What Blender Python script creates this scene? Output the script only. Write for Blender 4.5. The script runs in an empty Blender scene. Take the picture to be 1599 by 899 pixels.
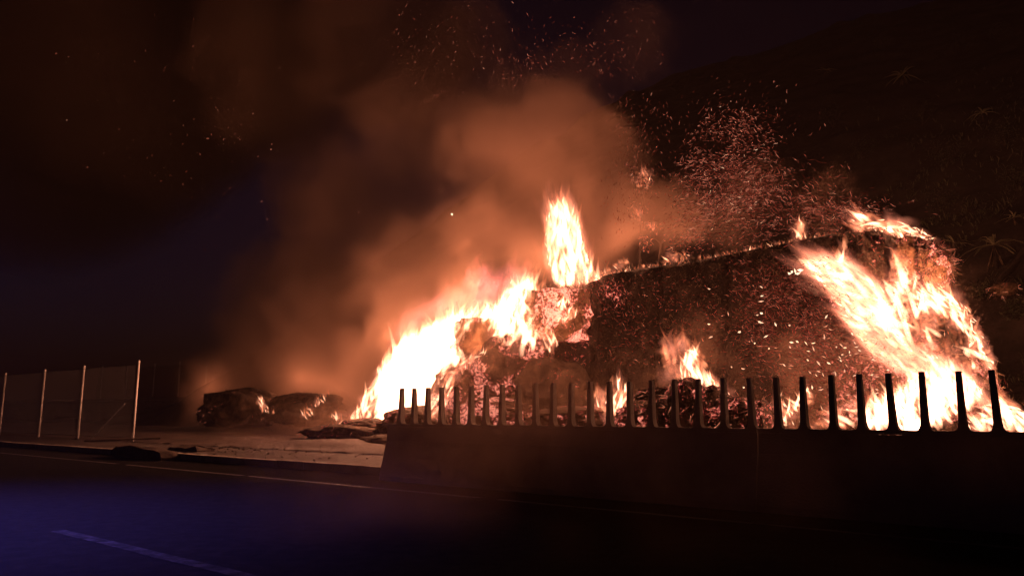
import bpy, bmesh, math, random
from mathutils import Vector, Matrix, noise
random.seed(7)
SC = bpy.context.scene
COL = SC.collection
R = random.random
def U(a, b): return a + (b - a) * random.random()

# ------------------------------------------------------------------ camera
F = 1185.0; CX, CY = 799.5, 449.5
PITCH = math.atan((644 - CY) / F); H = 1.2
cam_d = bpy.data.cameras.new('camera'); cam = bpy.data.objects.new('camera', cam_d); COL.objects.link(cam)
cam.location = (0, 0, H); cam.rotation_euler = (math.pi / 2 + PITCH, 0, 0)
cam_d.sensor_width = 36; cam_d.lens = 36 * F / 1599; cam_d.clip_end = 2000; cam_d.clip_start = 0.05
SC.camera = cam

# ------------------------------------------------------------------ world
w = bpy.data.worlds.new('World'); SC.world = w; w.use_nodes = True
nt = w.node_tree
sky = nt.nodes.new('ShaderNodeTexSky'); sky.sky_type = 'NISHITA'; sky.sun_disc = False
sky.sun_elevation = math.radians(-4.0); sky.sun_rotation = math.radians(300); sky.air_density = 1.5
bg = nt.nodes['Background']; bg.inputs['Strength'].default_value = 0.045
tint = nt.nodes.new('ShaderNodeMix'); tint.data_type = 'RGBA'; tint.blend_type = 'MULTIPLY'; tint.inputs[0].default_value = 1; tint.inputs[7].default_value = (.8, .6, 2.4, 1)
nt.links.new(sky.outputs[0], tint.inputs[6]); nt.links.new(tint.outputs[2], bg.inputs[0])
SC.view_settings.view_transform = 'Standard'; SC.view_settings.look = 'None'
SC.view_settings.exposure = 0; SC.view_settings.gamma = 1
cy = SC.cycles
cy.transparent_max_bounces = 64; cy.max_bounces = 2; cy.diffuse_bounces = 1; cy.glossy_bounces = 1
cy.volume_bounces = 0; cy.volume_step_rate = 1.0; cy.volume_max_steps = 96
cy.sample_clamp_indirect = 2.0; cy.use_denoising = True
cy.use_adaptive_sampling = True; cy.adaptive_threshold = 0.06; cy.adaptive_min_samples = 12

# ------------------------------------------------------------------ frame of the road (s along the barrier, c away from the camera)
def ray(u, v):
    cx = (u - CX) / F; cyv = -(v - CY) / F
    return Vector((cx, math.cos(PITCH) - cyv * math.sin(PITCH), math.sin(PITCH) + cyv * math.cos(PITCH)))
_d = ray(-670, 644); D = Vector((-_d.x, -_d.y, 0)).normalized(); N = Vector((-D.y, D.x, 0))
def P(s, c, z): return D * s + N * c + Vector((0, 0, z))
def G(u, v, z=0.0):            # ground point seen at a pixel -> (s, c)
    r = ray(u, v); t = (z - H) / r.z; p = r * t
    return p.dot(D), p.dot(N)
def W(u, v, c):                # point of the vertical plane c -> (s, z)
    r = ray(u, v); t = c / r.dot(N); p = r * t
    return p.dot(D), p.z + H
ZF = 0.14                      # the far carriageway lies a kerb higher
C_STACK = G(550, 682, ZF)[1]
C_BAR = G(600, 750)[1]

# ------------------------------------------------------------------ lamps: the fire itself, fill lamps added around it, and the blue beacon behind the camera
def lamp(name, u, v, c, power, color=(1, .34, .17), radius=.9):
    s, z = W(u, v, c)
    l = bpy.data.lights.new(name, 'POINT'); l.energy = power; l.color = color; l.shadow_soft_size = radius
    o = bpy.data.objects.new(name, l); COL.objects.link(o); o.location = P(s, c, z); return o
FIRE = [  # u, v, dc, power
    (610, 600, -.6, 1100), (665, 535, -.6, 2600), (740, 470, .6, 2900), (800, 450, .6, 2200),
    (885, 385, 2.4, 3000), (1070, 380, 3.6, 800), (1240, 350, 3.0, 420), (505, 625, 4.5, 1000), (600, 530, 1.6, 600), (470, 590, 6.0, 420), (1560, 600, .8, 320), (862, 480, -2.3, 240), (330, 600, 9.0, 300), (1535, 540, .3, 260), (965, 610, -2.5, 260), (1085, 560, -2.0, 380), (1330, 450, -1.2, 420),  # some added behind crest, bales and right slope to brighten smoke and hill
    (1470, 450, -.6, 550), (1440, 630, -2.2, 700), (1290, 600, -3.0, 260), (1585, 650, -1.6, 400), (1400, 335, 1.6, 800), (560, 650, -1.5, 240), (735, 540, -2.6, 520), (870, 560, -3.0, 160),
]
for u, v, dc, pw in FIRE: lamp('fire_and_fill_light', u, v, C_STACK + dc, pw)
def spot(name, loc, target, power, color, size, blend):
    l = bpy.data.lights.new(name, 'SPOT'); l.energy = power; l.color = color; l.spot_size = math.radians(size); l.spot_blend = blend
    l.shadow_soft_size = .25
    o = bpy.data.objects.new(name, l); COL.objects.link(o); o.location = loc
    o.rotation_euler = (Vector(target) - Vector(loc)).to_track_quat('-Z', 'Y').to_euler(); return o
spot('blue_beacon_light', (-8.4, 6.4, 6.8), (-7.8, 7.2, 0), 6000, (.20, .14, 1), 97, .85)

# ------------------------------------------------------------------ helpers
def tag(o, label=None, cat=None, group=None, kind=None):
    if label: o['label'] = label
    if cat: o['category'] = cat
    if group: o['group'] = group
    if kind: o['kind'] = kind
    return o
def link(name, me, mats, parent=None, smooth=False):
    if not isinstance(mats, (list, tuple)): mats = [mats]
    for m in mats: me.materials.append(m)
    if smooth:
        for p in me.polygons: p.use_smooth = True
    o = bpy.data.objects.new(name, me); COL.objects.link(o)
    if parent: o.parent = parent; o.matrix_parent_inverse = Matrix.Translation(-parent.location)
    return o
def empty(name, loc, label=None, cat=None, group=None):
    o = bpy.data.objects.new(name, None); COL.objects.link(o); o.location = loc; o.empty_display_size = .3
    return tag(o, label, cat, group)
class MB:
    def __init__(s): s.v = []; s.f = []; s.a = []; s.uv = []
    def add(s, vs, fs, heat=None, uvs=None):
        b = len(s.v); s.v += [tuple(x) for x in vs]; s.f += [tuple(i + b for i in f) for f in fs]
        s.a += heat if heat is not None else [1.0] * len(vs)
        s.uv += uvs if uvs is not None else [(0, 0)] * len(vs)
    def box(s, o, ax, ay, az):     # corner o, edge vectors
        vs = [o, o + ax, o + ax + ay, o + ay, o + az, o + ax + az, o + ax + ay + az, o + ay + az]
        s.add(vs, [(0, 3, 2, 1), (4, 5, 6, 7), (0, 1, 5, 4), (1, 2, 6, 5), (2, 3, 7, 6), (3, 0, 4, 7)])
    def tube(s, pts, rad, n=6, heat=None):
        vs = []; fs = []; k = len(pts)
        for i, p in enumerate(pts):
            t = (pts[min(i + 1, k - 1)] - pts[max(i - 1, 0)]).normalized()
            a = t.orthogonal().normalized() if i == 0 else (a - t * a.dot(t)).normalized()
            b = t.cross(a); r = rad[i] if isinstance(rad, (list, tuple)) else rad
            for j in range(n):
                q = 2 * math.pi * j / n; vs.append(p + (a * math.cos(q) + b * math.sin(q)) * r)
        for i in range(k - 1):
            for j in range(n):
                j2 = (j + 1) % n; fs.append((i * n + j, i * n + j2, (i + 1) * n + j2, (i + 1) * n + j))
        fs.append(tuple(reversed(range(n)))); fs.append(tuple((k - 1) * n + j for j in range(n)))
        s.add(vs, fs, heat)
    def mesh(s, name):
        me = bpy.data.meshes.new(name); me.from_pydata(s.v, [], s.f); me.update()
        at = me.attributes.new('incand', 'FLOAT', 'POINT'); at.data.foreach_set('value', s.a)
        a2 = me.attributes.new('licks', 'FLOAT_VECTOR', 'POINT')
        a2.data.foreach_set('vector', [x for q in s.uv for x in (q[0], q[1], 0)])
        return me
    def build(s, name, mat, parent=None, smooth=False): return link(name, s.mesh(name), mat, parent, smooth)

# ------------------------------------------------------------------ materials
def newmat(name):
    m = bpy.data.materials.new(name); m.use_nodes = True; m.node_tree.nodes.clear(); return m, m.node_tree.nodes, m.node_tree.links
def surf(name, cols, scale=4, rough=.9, bump=.4, detail=8, bscale=None, stretch=(1, 1, 1), ember=0, ember_scale=8, spec=.2):
    """noise-coloured rough surface; ember > 0 lets the 'heat' attribute light glowing cells"""
    m, n, l = newmat(name)
    out = n.new('ShaderNodeOutputMaterial'); b = n.new('ShaderNodeBsdfPrincipled'); l.new(b.outputs[0], out.inputs[0])
    tc = n.new('ShaderNodeTexCoord'); mp = n.new('ShaderNodeMapping'); l.new(tc.outputs['Object'], mp.inputs[0]); mp.inputs['Scale'].default_value = stretch
    ns = n.new('ShaderNodeTexNoise'); l.new(mp.outputs[0], ns.inputs[0]); ns.inputs['Scale'].default_value = scale; ns.inputs['Detail'].default_value = detail; ns.inputs['Roughness'].default_value = .65
    cr = n.new('ShaderNodeValToRGB'); l.new(ns.outputs[0], cr.inputs[0])
    cr.color_ramp.elements[0].position = .3; cr.color_ramp.elements[1].position = .7
    cr.color_ramp.elements[0].color = (*cols[0], 1); cr.color_ramp.elements[1].color = (*cols[-1], 1)
    for i, c in enumerate(cols[1:-1]):
        e = cr.color_ramp.elements.new(.3 + .4 * (i + 1) / (len(cols) - 1)); e.color = (*c, 1)
    l.new(cr.outputs[0], b.inputs['Base Color']); b.inputs['Roughness'].default_value = rough; b.inputs['Specular IOR Level'].default_value = spec
    n2 = n.new('ShaderNodeTexNoise'); l.new(mp.outputs[0], n2.inputs[0]); n2.inputs['Scale'].default_value = bscale or scale * 4; n2.inputs['Detail'].default_value = 6
    bp = n.new('ShaderNodeBump'); bp.inputs['Strength'].default_value = bump; bp.inputs['Distance'].default_value = .05; l.new(n2.outputs[0], bp.inputs['Height']); l.new(bp.outputs[0], b.inputs['Normal'])
    if ember:
        vo = n.new('ShaderNodeTexNoise'); vo.inputs['Scale'].default_value = ember_scale; vo.inputs['Detail'].default_value = 5; vo.inputs['Roughness'].default_value = .75; vo.inputs['Distortion'].default_value = .6
        l.new(mp.outputs[0], vo.inputs[0])
        pn = n.new('ShaderNodeTexNoise'); pn.inputs['Scale'].default_value = 1.1; pn.inputs['Detail'].default_value = 2; l.new(mp.outputs[0], pn.inputs[0])
        pm = n.new('ShaderNodeMapRange'); l.new(pn.outputs[0], pm.inputs[0]); pm.inputs[1].default_value = .40; pm.inputs[2].default_value = .60; pm.inputs[3].default_value = .16; pm.inputs[4].default_value = 0
        at = n.new('ShaderNodeAttribute'); at.attribute_name = 'incand'
        th = n.new('ShaderNodeMath'); th.operation = 'MULTIPLY_ADD'; l.new(at.outputs['Fac'], th.inputs[0]); th.inputs[1].default_value = -.22; th.inputs[2].default_value = .70
        sb = n.new('ShaderNodeMath'); sb.operation = 'SUBTRACT'; l.new(vo.outputs[0], sb.inputs[0]); ad_ = n.new('ShaderNodeMath'); l.new(th.outputs[0], ad_.inputs[0]); l.new(pm.outputs[0], ad_.inputs[1]); l.new(ad_.outputs[0], sb.inputs[1])
        ml = n.new('ShaderNodeMath'); ml.operation = 'MULTIPLY'; ml.use_clamp = True; l.new(sb.outputs[0], ml.inputs[0]); ml.inputs[1].default_value = 14
        er = n.new('ShaderNodeValToRGB'); l.new(ml.outputs[0], er.inputs[0])
        er.color_ramp.elements[0].color = (0, 0, 0, 1); er.color_ramp.elements[1].color = (1, .30, .20, 1)
        e = er.color_ramp.elements.new(.45); e.color = (.45, .03, .03, 1)
        l.new(er.outputs[0], b.inputs['Emission Color']); b.inputs['Emission Strength'].default_value = ember
        m.cycles.emission_sampling = 'NONE'
    return m
def flame_mat(name, tip, core, strength, streak=1.0, power=1.6):
    """thin incandescent gas: adds its light, hides nothing; thickness falls to nothing at the rim of each tongue"""
    m, n, l = newmat(name)
    out = n.new('ShaderNodeOutputMaterial'); ad = n.new('ShaderNodeAddShader'); l.new(ad.outputs[0], out.inputs[0])
    tr = n.new('ShaderNodeBsdfTransparent'); em = n.new('ShaderNodeEmission'); l.new(tr.outputs[0], ad.inputs[0]); l.new(em.outputs[0], ad.inputs[1])
    at = n.new('ShaderNodeAttribute'); at.attribute_name = 'incand'
    fl = n.new('ShaderNodeAttribute'); fl.attribute_name = 'licks'
    ns = n.new('ShaderNodeTexNoise'); ns.inputs['Scale'].default_value = 1; ns.inputs['Detail'].default_value = 3; l.new(fl.outputs['Vector'], ns.inputs[0])
    mr = n.new('ShaderNodeMapRange'); l.new(ns.outputs[0], mr.inputs[0]); mr.inputs[1].default_value = .36; mr.inputs[2].default_value = .66; mr.inputs[3].default_value = 1 - streak; mr.inputs[4].default_value = 1
    lw = n.new('ShaderNodeLayerWeight'); lw.inputs[0].default_value = .5
    inv = n.new('ShaderNodeMath'); inv.operation = 'SUBTRACT'; inv.inputs[0].default_value = 1; l.new(lw.outputs['Facing'], inv.inputs[1])
    pw = n.new('ShaderNodeMath'); pw.operation = 'POWER'; l.new(inv.outputs[0], pw.inputs[0]); pw.inputs[1].default_value = power
    m1 = n.new('ShaderNodeMath'); m1.operation = 'MULTIPLY'; l.new(pw.outputs[0], m1.inputs[0]); l.new(mr.outputs[0], m1.inputs[1])
    m2 = n.new('ShaderNodeMath'); m2.operation = 'MULTIPLY'; l.new(m1.outputs[0], m2.inputs[0]); l.new(at.outputs['Fac'], m2.inputs[1])
    m3 = n.new('ShaderNodeMath'); m3.operation = 'MULTIPLY'; l.new(m2.outputs[0], m3.inputs[0]); m3.inputs[1].default_value = strength
    l.new(m3.outputs[0], em.inputs['Strength'])
    mx = n.new('ShaderNodeMix'); mx.data_type = 'RGBA'; l.new(at.outputs['Fac'], mx.inputs[0]); mx.inputs[6].default_value = (*tip, 1); mx.inputs[7].default_value = (*core, 1)
    l.new(mx.outputs[2], em.inputs['Color']); m.cycles.emission_sampling = 'NONE'
    return m
def glow_mat(name, lo, hi, strength):
    m, n, l = newmat(name)
    out = n.new('ShaderNodeOutputMaterial'); em = n.new('ShaderNodeEmission'); l.new(em.outputs[0], out.inputs[0])
    at = n.new('ShaderNodeAttribute'); at.attribute_name = 'incand'
    mx = n.new('ShaderNodeMix'); mx.data_type = 'RGBA'; l.new(at.outputs['Fac'], mx.inputs[0]); mx.inputs[6].default_value = (*lo, 1); mx.inputs[7].default_value = (*hi, 1)
    l.new(mx.outputs[2], em.inputs['Color'])
    ml = n.new('ShaderNodeMath'); ml.operation = 'MULTIPLY'; l.new(at.outputs['Fac'], ml.inputs[0]); ml.inputs[1].default_value = strength
    l.new(ml.outputs[0], em.inputs['Strength']); m.cycles.emission_sampling = 'NONE'
    return m
M = dict(
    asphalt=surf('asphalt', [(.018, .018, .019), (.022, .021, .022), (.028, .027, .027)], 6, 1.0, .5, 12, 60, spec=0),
    far_asphalt=surf('firelit_asphalt', [(.03, .026, .024), (.055, .048, .044), (.08, .07, .064)], .9, .85, .5, 12, 45),  # paler than the near asphalt: firelight on the far road put into colour
    paint=surf('road_paint', [(.03, .03, .03), (.07, .07, .07), (.15, .15, .145)], 9, .7, .3, 12, 60),
    faded=surf('faded_paint', [(.02, .02, .02), (.04, .04, .04), (.09, .09, .088)], 7, .9, .3, 12, 60, spec=0),
    concrete=surf('concrete', [(.24, .23, .22), (.36, .35, .33), (.44, .43, .41)], 1.6, .9, .35, 10, 40),
    kerb=surf('kerb_concrete', [(.18, .17, .16), (.33, .31, .29)], 3, .9, .4, 10, 30),
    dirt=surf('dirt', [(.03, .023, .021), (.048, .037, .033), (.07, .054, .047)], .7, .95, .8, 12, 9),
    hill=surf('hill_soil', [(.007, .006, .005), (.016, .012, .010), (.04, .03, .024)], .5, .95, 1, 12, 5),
    galv=surf('galvanised_steel', [(.40, .40, .40), (.55, .55, .54)], 6, .45, .1, 4, spec=.5),
    wire=surf('fence_wire', [(.05, .05, .05), (.09, .09, .09)], 6, .5, .1, 3),
    wall=surf('rendered_wall', [(.13, .12, .11), (.22, .2, .19)], 1.2, .9, .4, 8),
    char=surf('charred_straw', [(.012, .010, .009), (.045, .032, .024), (.11, .075, .05)], 2.2, .95, 1, 12, 22, ember=1.1, ember_scale=9),
    stack=surf('scorched_straw_face', [(.010, .008, .007), (.024, .017, .014), (.05, .035, .027)], 1.4, .95, 1, 12, 20, ember=.9, ember_scale=7),
    hot=surf('burning_straw', [(.08, .05, .03), (.2, .13, .08), (.33, .22, .13)], 2.2, .95, 1, 12, 22, ember=1.9, ember_scale=9),
    straw=surf('straw_stems', [(.02, .015, .011), (.06, .042, .028), (.14, .10, .065)], 3, .8, .1, 4),
    leaf=surf('leaf', [(.03, .038, .018), (.06, .068, .034)], 4, .6, .2, 5, spec=.35),
    yucca=surf('pale_leaf', [(.10, .11, .06), (.20, .19, .12)], 4, .6, .2, 5, spec=.35),
    bark=surf('bark', [(.008, .006, .005), (.03, .022, .017)], 6, .9, .8, 8),
    timber=surf('dark_timber', [(.03, .024, .02), (.09, .07, .055)], 5, .9, .6, 8),
    flame=flame_mat('flame_gas', (.85, .17, .07), (1, .42, .2), 1.15, 1.0, 2.2),
    core=flame_mat('flame_core', (1, .40, .2), (1, .58, .38), 3.6, .4, 2.4),
    pink=flame_mat('pink_wisp_and_glow', (.7, .12, .10), (.9, .26, .2), .38, 1.0),  # colours the pink wisp and the painted glow over the widest blaze
    veil=flame_mat('flame_bloom_veil', (.8, .2, .12), (.95, .36, .2), .42, .6, 2.6),  # wide faint emission: soft flame plus imitated bloom around it
    spark=glow_mat('spark', (.95, .085, .04), (1, .66, .42), 1.5),
    emberglow=glow_mat('ember', (.9, .05, .035), (1, .50, .26), 1.5),
)

# ------------------------------------------------------------------ the setting
def strip(name, s0, s1, c0, c1, z, mat, ns=1, nc=1, th=0):
    mb = MB(); vs = []; fs = []
    for i in range(ns + 1):
        for j in range(nc + 1): vs.append(P(s0 + (s1 - s0) * i / ns, c0 + (c1 - c0) * j / nc, z))
    for i in range(ns):
        for j in range(nc): a = i * (nc + 1) + j; fs.append((a, a + nc + 1, a + nc + 2, a + 1))
    mb.add(vs, fs); return tag(mb.build(name, mat), kind='structure')
C_B = G(600, 730, ZF)[1]; C_A = G(590, 762)[1]; C_C = G(200, 855)[1]
strip('ground', -700, 500, -400, 700, -.03, M['dirt'])
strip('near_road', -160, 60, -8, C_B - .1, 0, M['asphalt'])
# far carriageway: slab a kerb step above the near road
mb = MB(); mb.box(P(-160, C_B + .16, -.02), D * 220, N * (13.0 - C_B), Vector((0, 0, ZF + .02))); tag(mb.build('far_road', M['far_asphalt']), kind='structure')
mb = MB()
s = -150.0
while s < 55:                       # kerb of single stones
    L = 1.0; dz = U(-.008, .008); mb.box(P(s, C_B - .1 + U(-.01, .01), -.01), D * (L - .015), N * .25, Vector((0, 0, ZF + .025 + dz))); s += L
tag(mb.build('kerb', M['kerb']), kind='structure')
def ragged_line(name, s0, s1, c, wd, z, mat=None):
    mb = MB(); n = int((s1 - s0) / .12)
    vs = []; fs = []
    for i in range(n + 1):
        s = s0 + (s1 - s0) * i / n; j = noise.noise(Vector((s * 1.7, c, 0))) * .02
        vs += [P(s, c - wd / 2 + j, z), P(s, c + wd / 2 + j * .4, z)]
    for i in range(n):
        if noise.noise(Vector((s0 + i * .12 * 1.3, c * 3, 5))) < (.38 if wd < .14 else .6): fs.append((2 * i, 2 * i + 2, 2 * i + 3, 2 * i + 1))
    mb.add(vs, fs); return tag(mb.build(name, mat or M['paint']), kind='structure')
ragged_line('edge_line', -60, 30, C_A, .12, .004)
sC0 = G(75, 830)[0]; sC1 = G(350, 890)[0]
for k in range(-3, 3):
    a = sC0 + k * 9.0; ragged_line('lane_dash', a, a + 4.2, C_C, .14, .004, M['faded'])
ragged_line('far_edge_line', -60, 20, C_B + .45, .13, ZF + .004)

# ground beyond, uneven dirt and ash
def terrain(name, s0, s1, c0, c1, ns, nc, fz, mat):
    mb = MB(); vs = []; fs = []
    for i in range(ns + 1):
        for j in range(nc + 1):
            s = s0 + (s1 - s0) * i / ns; c = c0 + (c1 - c0) * j / nc; vs.append(P(s, c, fz(s, c)))
    for i in range(ns):
        for j in range(nc): a = i * (nc + 1) + j; fs.append((a, a + nc + 1, a + nc + 2, a + 1))
    mb.add(vs, fs); return tag(mb.build(name, mat, None, True), kind='structure')
def nz(s, c, sc, seed=0): return noise.noise(Vector((s * sc, c * sc, seed)))
terrain('verge', -90, 30, 13.1, 40, 240, 60, lambda s, c: ZF + .02 + max(0, nz(s, c, .35)) * .22 * min(1, (c - 13.1) / 2) + .05 * nz(s, c, 1.6, 3), M['dirt'])
def hill_z(s, c):
    sl = .86 * max(0, min(1, (s + 78) / 22.0)) ** 1.2
    base = max(0, c - (C_STACK + 6.5 + 2.5 * nz(s, 0, .06, 9)))
    return .1 + base * sl * (1 - .0022 * base) + (.9 * nz(s, c, .16) + .45 * nz(s, c, .5, 4) + .14 * nz(s, c, 1.8, 7)) * min(1, base / 3)
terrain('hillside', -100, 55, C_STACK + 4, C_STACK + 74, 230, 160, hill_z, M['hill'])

# ------------------------------------------------------------------ concrete barrier with its comb of posts
PX = [605, 627, 647, 668, 690, 713, 736, 759, 784, 810, 837, 864, 892, 922, 952, 984, 1018, 1054, 1091, 1131, 1174, 1215, 1255, 1301, 1345, 1393, 1443, 1502, 1556]
CT = C_BAR + .22                       # centre plane of the barrier top
HB = W(605, 661, CT)[1]; HP = W(605, 606, CT)[1]
SP = []
for u in PX:
    s, z = W(u, 640, CT); SP.append(s)
d_sp = SP[-1] - SP[-2]
while SP[-1] < 4: SP.append(SP[-1] + .34 + U(-.01, .01))
S_END = W(605, 700, CT)[0] - .02
seam = W(1187, 690, CT)[0]
def barrier(s0, s1, label):
    e = empty('concrete_barrier', P((s0 + s1) / 2, CT, 0), label, 'barrier', 'concrete barrier sections')
    prof = [(-.24, 0), (-.24, .08), (-.11, .62), (-.085, .70), (-.07, HB - .05), (.07, HB - .05), (.085, .70), (.11, .62), (.24, .08), (.24, 0)]
    mb = MB(); n = len(prof); k = max(2, int((s1 - s0) / .25)); vs = []
    for i in range(k + 1):
        sb0 = s0 + (.09 if s0 < -9 else 0); s = sb0 + (s1 - sb0) * i / k
        vs += [P(s, CT + c + .004 * nz(s, z, 2.1), z + (.006 * nz(s, c, 1.5, 2) if z > .1 else 0)) for c, z in prof]
    fs = [(i * n + j, (i + 1) * n + j, (i + 1) * n + (j + 1) % n, i * n + (j + 1) % n) for i in range(k) for j in range(n)]
    fs += [tuple(range(n)), tuple(reversed(range(k * n, k * n + n)))]
    mb.add(vs, fs); mb.build('wall_body', M['concrete'], e)
    mb = MB(); mb.box(P(s0 - (.05 if s0 < -9 else 0), CT - .085, HB - .047), D * (s1 - s0 + (.05 if s0 < -9 else 0)), N * .17, Vector((0, 0, .047))); mb.build('top_plate', M['concrete'], e)
    for s in SP:
        if not (s0 <= s < s1): continue
        hw = .033; top = HP + U(-.012, .012); lean = U(-.012, .012); g = .045
        L = [(-hw - g - .01, 0), (-hw - .030, .012), (-hw - .012, .045), (-hw - .004, .10), (-hw * .78 + lean, top - HB)]
        Rr = [(-x, z) for x, z in L[:-1]] + [(hw * .78 + lean, top - HB)]
        prof2 = L + Rr[::-1]; mb = MB(); vs = []
        for cc in (-.055, .055):
            vs += [P(s + x + .003 * nz(s * 9, z, 11), CT + cc * (1 - .35 * z / (top - HB)), HB + z) for x, z in prof2]
        n2 = len(prof2); fs = [tuple(range(n2)), tuple(reversed(range(n2, 2 * n2)))] + [(j, j + n2, (j + 1) % n2 + n2, (j + 1) % n2) for j in range(n2)]
        mb.add(vs, fs); mb.build('post', M['concrete'], e)
barrier(S_END, seam - .008, 'long dark concrete barrier section with comb posts, ending beside the open gap in the road')
barrier(seam + .008, 4.2, 'concrete barrier section with comb posts at the right, nearest the camera')

# broken pieces lying where the barrier is open
def slab(u0, u1, vt, vb, label, name, cat, hgt, lump=.02, mat=None, tilt=0):
    c = G((u0 + u1) / 2, vb)[1]; s0 = W(u0, vb, c)[0]; s1 = W(u1, vb, c)[0]; e = empty(name, P((s0 + s1) / 2, c, 0), label, cat)
    bm = bmesh.new(); bmesh.ops.create_cube(bm, size=1); bmesh.ops.subdivide_edges(bm, edges=bm.edges, cuts=7, use_grid_fill=True)
    for v in bm.verts:
        x, y, z = v.co; k = 1 - .25 * max(0, z) * abs(x) * 2
        s = (s0 + s1) / 2 + x * abs(s1 - s0) * k; cc = c + .25 + y * .5 * k; zz = (z + .5) * hgt * (1 - .3 * abs(x)) + x * tilt
        o = noise.noise_vector(Vector((s * 3, cc * 3, zz * 3))) * lump * 2
        v.co = P(s + o.x, cc + o.y, max(-.01, zz + o.z)) - e.location
    me = bpy.data.meshes.new(name); bm.to_mesh(me); bm.free(); me.materials.append(mat or M['timber'])
    o = bpy.data.objects.new('slab_body', me); COL.objects.link(o); o.parent = e
    return e
e = slab(172, 252, 697, 716, 'long low dark slab lying across the barrier gap, left one of the two', 'broken_slab', 'rubble', .30, .03, None, -.10)
mb = MB(); mb.tube([P(G(205, 700)[0], G(205, 712)[1] + .6, .30), P(G(272, 700)[0], G(272, 706)[1] + .75, .36)], .035, 6); mb.build('bent_bar', M['timber'], e)
slab(258, 306, 697, 712, 'short dark lump of rubble at the end of the barrier gap, right one of the two', 'broken_slab', 'rubble', .28, .05)

# ------------------------------------------------------------------ fences
C_F = G(211, 690, ZF)[1]
def fence_post(e, s, c, z0, z1, r, n=8):
    mb = MB(); mb.tube([P(s, c, z0), P(s, c, z1)], r, n); mb.tube([P(s, c, z1), P(s, c, z1 + .05)], [r * 1.35, r * .5], n)
    return mb.build('post', M['galv'], e, True)
HF = W(211, 565, C_F)[1]
e = empty('chain_link_fence', P(W(211, 690, C_F)[0], C_F, ZF), 'tall chain-link fence whose pale posts catch the firelight, beside the road at left', 'fence')
fs_list = [W(u, 640, C_F)[0] for u in (211, 125.5, 64.5, 3)]
step = (fs_list[0] - fs_list[3]) / 3
for s in fs_list + [fs_list[3] - step * k for k in (1, 2)]: fence_post(e, s, C_F, ZF, HF, .042)
sR, sL = fs_list[0], fs_list[3] - step * 2
for z in (HF - .1, (HF + ZF) / 2, ZF + .15):
    mb = MB(); mb.tube([P(sL, C_F - .06, z), P(sR, C_F - .06, z)], .012, 4); mb.build('tension_wire', M['wire'], e)
def mesh_wires(s0, s1, c, z0, z1, pitch, r):
    mb = MB(); h = z1 - z0; k = s0 - h
    def wire(a, b):
        t = (b - a).normalized(); u_ = N * r; v_ = t.cross(N) * r
        vs = [a + u_, a - u_ * .5 + v_, a - u_ * .5 - v_, b + u_, b - u_ * .5 + v_, b - u_ * .5 - v_]
        mb.add(vs, [(0, 1, 4, 3), (1, 2, 5, 4), (2, 0, 3, 5)])
    while k < s1:
        for sgn in (1, -1):
            a0, a1 = (k, k + h); za, zb = (z0, z1)
            if a0 < s0: za = z0 + (s0 - a0); a0 = s0
            if a1 > s1: zb = z1 - (a1 - s1); a1 = s1
            if a1 - a0 > .05:
                if sgn == 1: wire(P(a0, c, za), P(a1, c, zb))
                else: wire(P(a0, c, z0 + z1 - za), P(a1, c, z0 + z1 - zb))
        k += pitch
    return mb
mesh_wires(sL, sR, C_F - .07, ZF + .15, HF - .1, .11, .0045).build('wire_mesh', M['wire'], e)
mb = MB(); sa, _ = W(203, 630, C_F + .3); sb, _ = W(150, 692, C_F + .3)
mb.tube([P(sa, C_F + .1, W(203, 630, C_F)[1]), P(sb, C_F + .1, ZF)], .022, 6); mb.build('brace', M['galv'], e)
# far wall with a second fence
C_W = C_STACK + 12
zt = W(300, 619, C_W)[1]; sw0 = W(-260, 620, C_W)[0]; sw1 = W(352, 620, C_W)[0]
e = empty('low_wall', P(sw1, C_W, 0), 'long rendered wall behind the fence, running off to the left', 'wall')
mb = MB(); mb.box(P(sw0, C_W, -.03), D * (sw1 - sw0), N * .3, Vector((0, 0, zt - .2))); mb.build('wall_body', M['wall'], e)
mb = MB(); mb.box(P(sw0, C_W - .06, zt - .196), D * (sw1 - sw0), N * .42, Vector((0, 0, .2))); mb.build('coping', M['wall'], e)
e = empty('chain_link_fence', P(sw1, C_W + .15, zt), 'far chain-link fence standing on top of the rendered wall', 'fence')
for u, v in ((242, 568), (281, 565), (323, 572), (161, 570), (199, 571)):
    s, z = W(u, v, C_W + .15); fence_post(e, s, C_W + .15, zt - .005, z, .07 if u in (242, 281) else .045)
mesh_wires(W(150, 600, C_W)[0], W(330, 600, C_W)[0], C_W + .08, zt, W(281, 568, C_W)[1], .22, .008).build('wire_mesh', M['wire'], e)

# ------------------------------------------------------------------ straw
HEATS = []          # (u, v, radius) of burning places in the photograph's plane of the stack front
def lin(tab, x):
    if x <= tab[0][0]: return tab[0][1]
    for (a, b), (c, d) in zip(tab, tab[1:]):
        if x <= c: return b + (d - b) * (x - a) / (c - a)
    return tab[-1][1]
C_TOP = C_STACK + 1.2
TOPPX = [(770, 560), (800, 500), (818, 470), (832, 456), (870, 448), (905, 448), (925, 438), (948, 426), (1000, 417), (1045, 411), (1060, 411), (1075, 407), (1120, 399), (1150, 393), (1200, 384),
         (1245, 375), (1262, 371), (1300, 365), (1338, 362), (1350, 363), (1362, 360), (1378, 362), (1392, 372), (1430, 370), (1462, 378), (1482, 400), (1490, 435), (1505, 478), (1530, 530), (1556, 590), (1585, 650), (1610, 690), (1640, 700)]
TOP = [W(u, v, C_TOP) for u, v in TOPPX]
CEN = [W(u, v, C_STACK) for u, v in ((1360, 480), (1450, 430), (1480, 560), (1400, 620), (850, 480), (880, 530), (820, 560), (930, 450))]
RAD = [3.2, 3.0, 3.4, 3.4, 1.6, 1.2, 2.0, .9]
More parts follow.
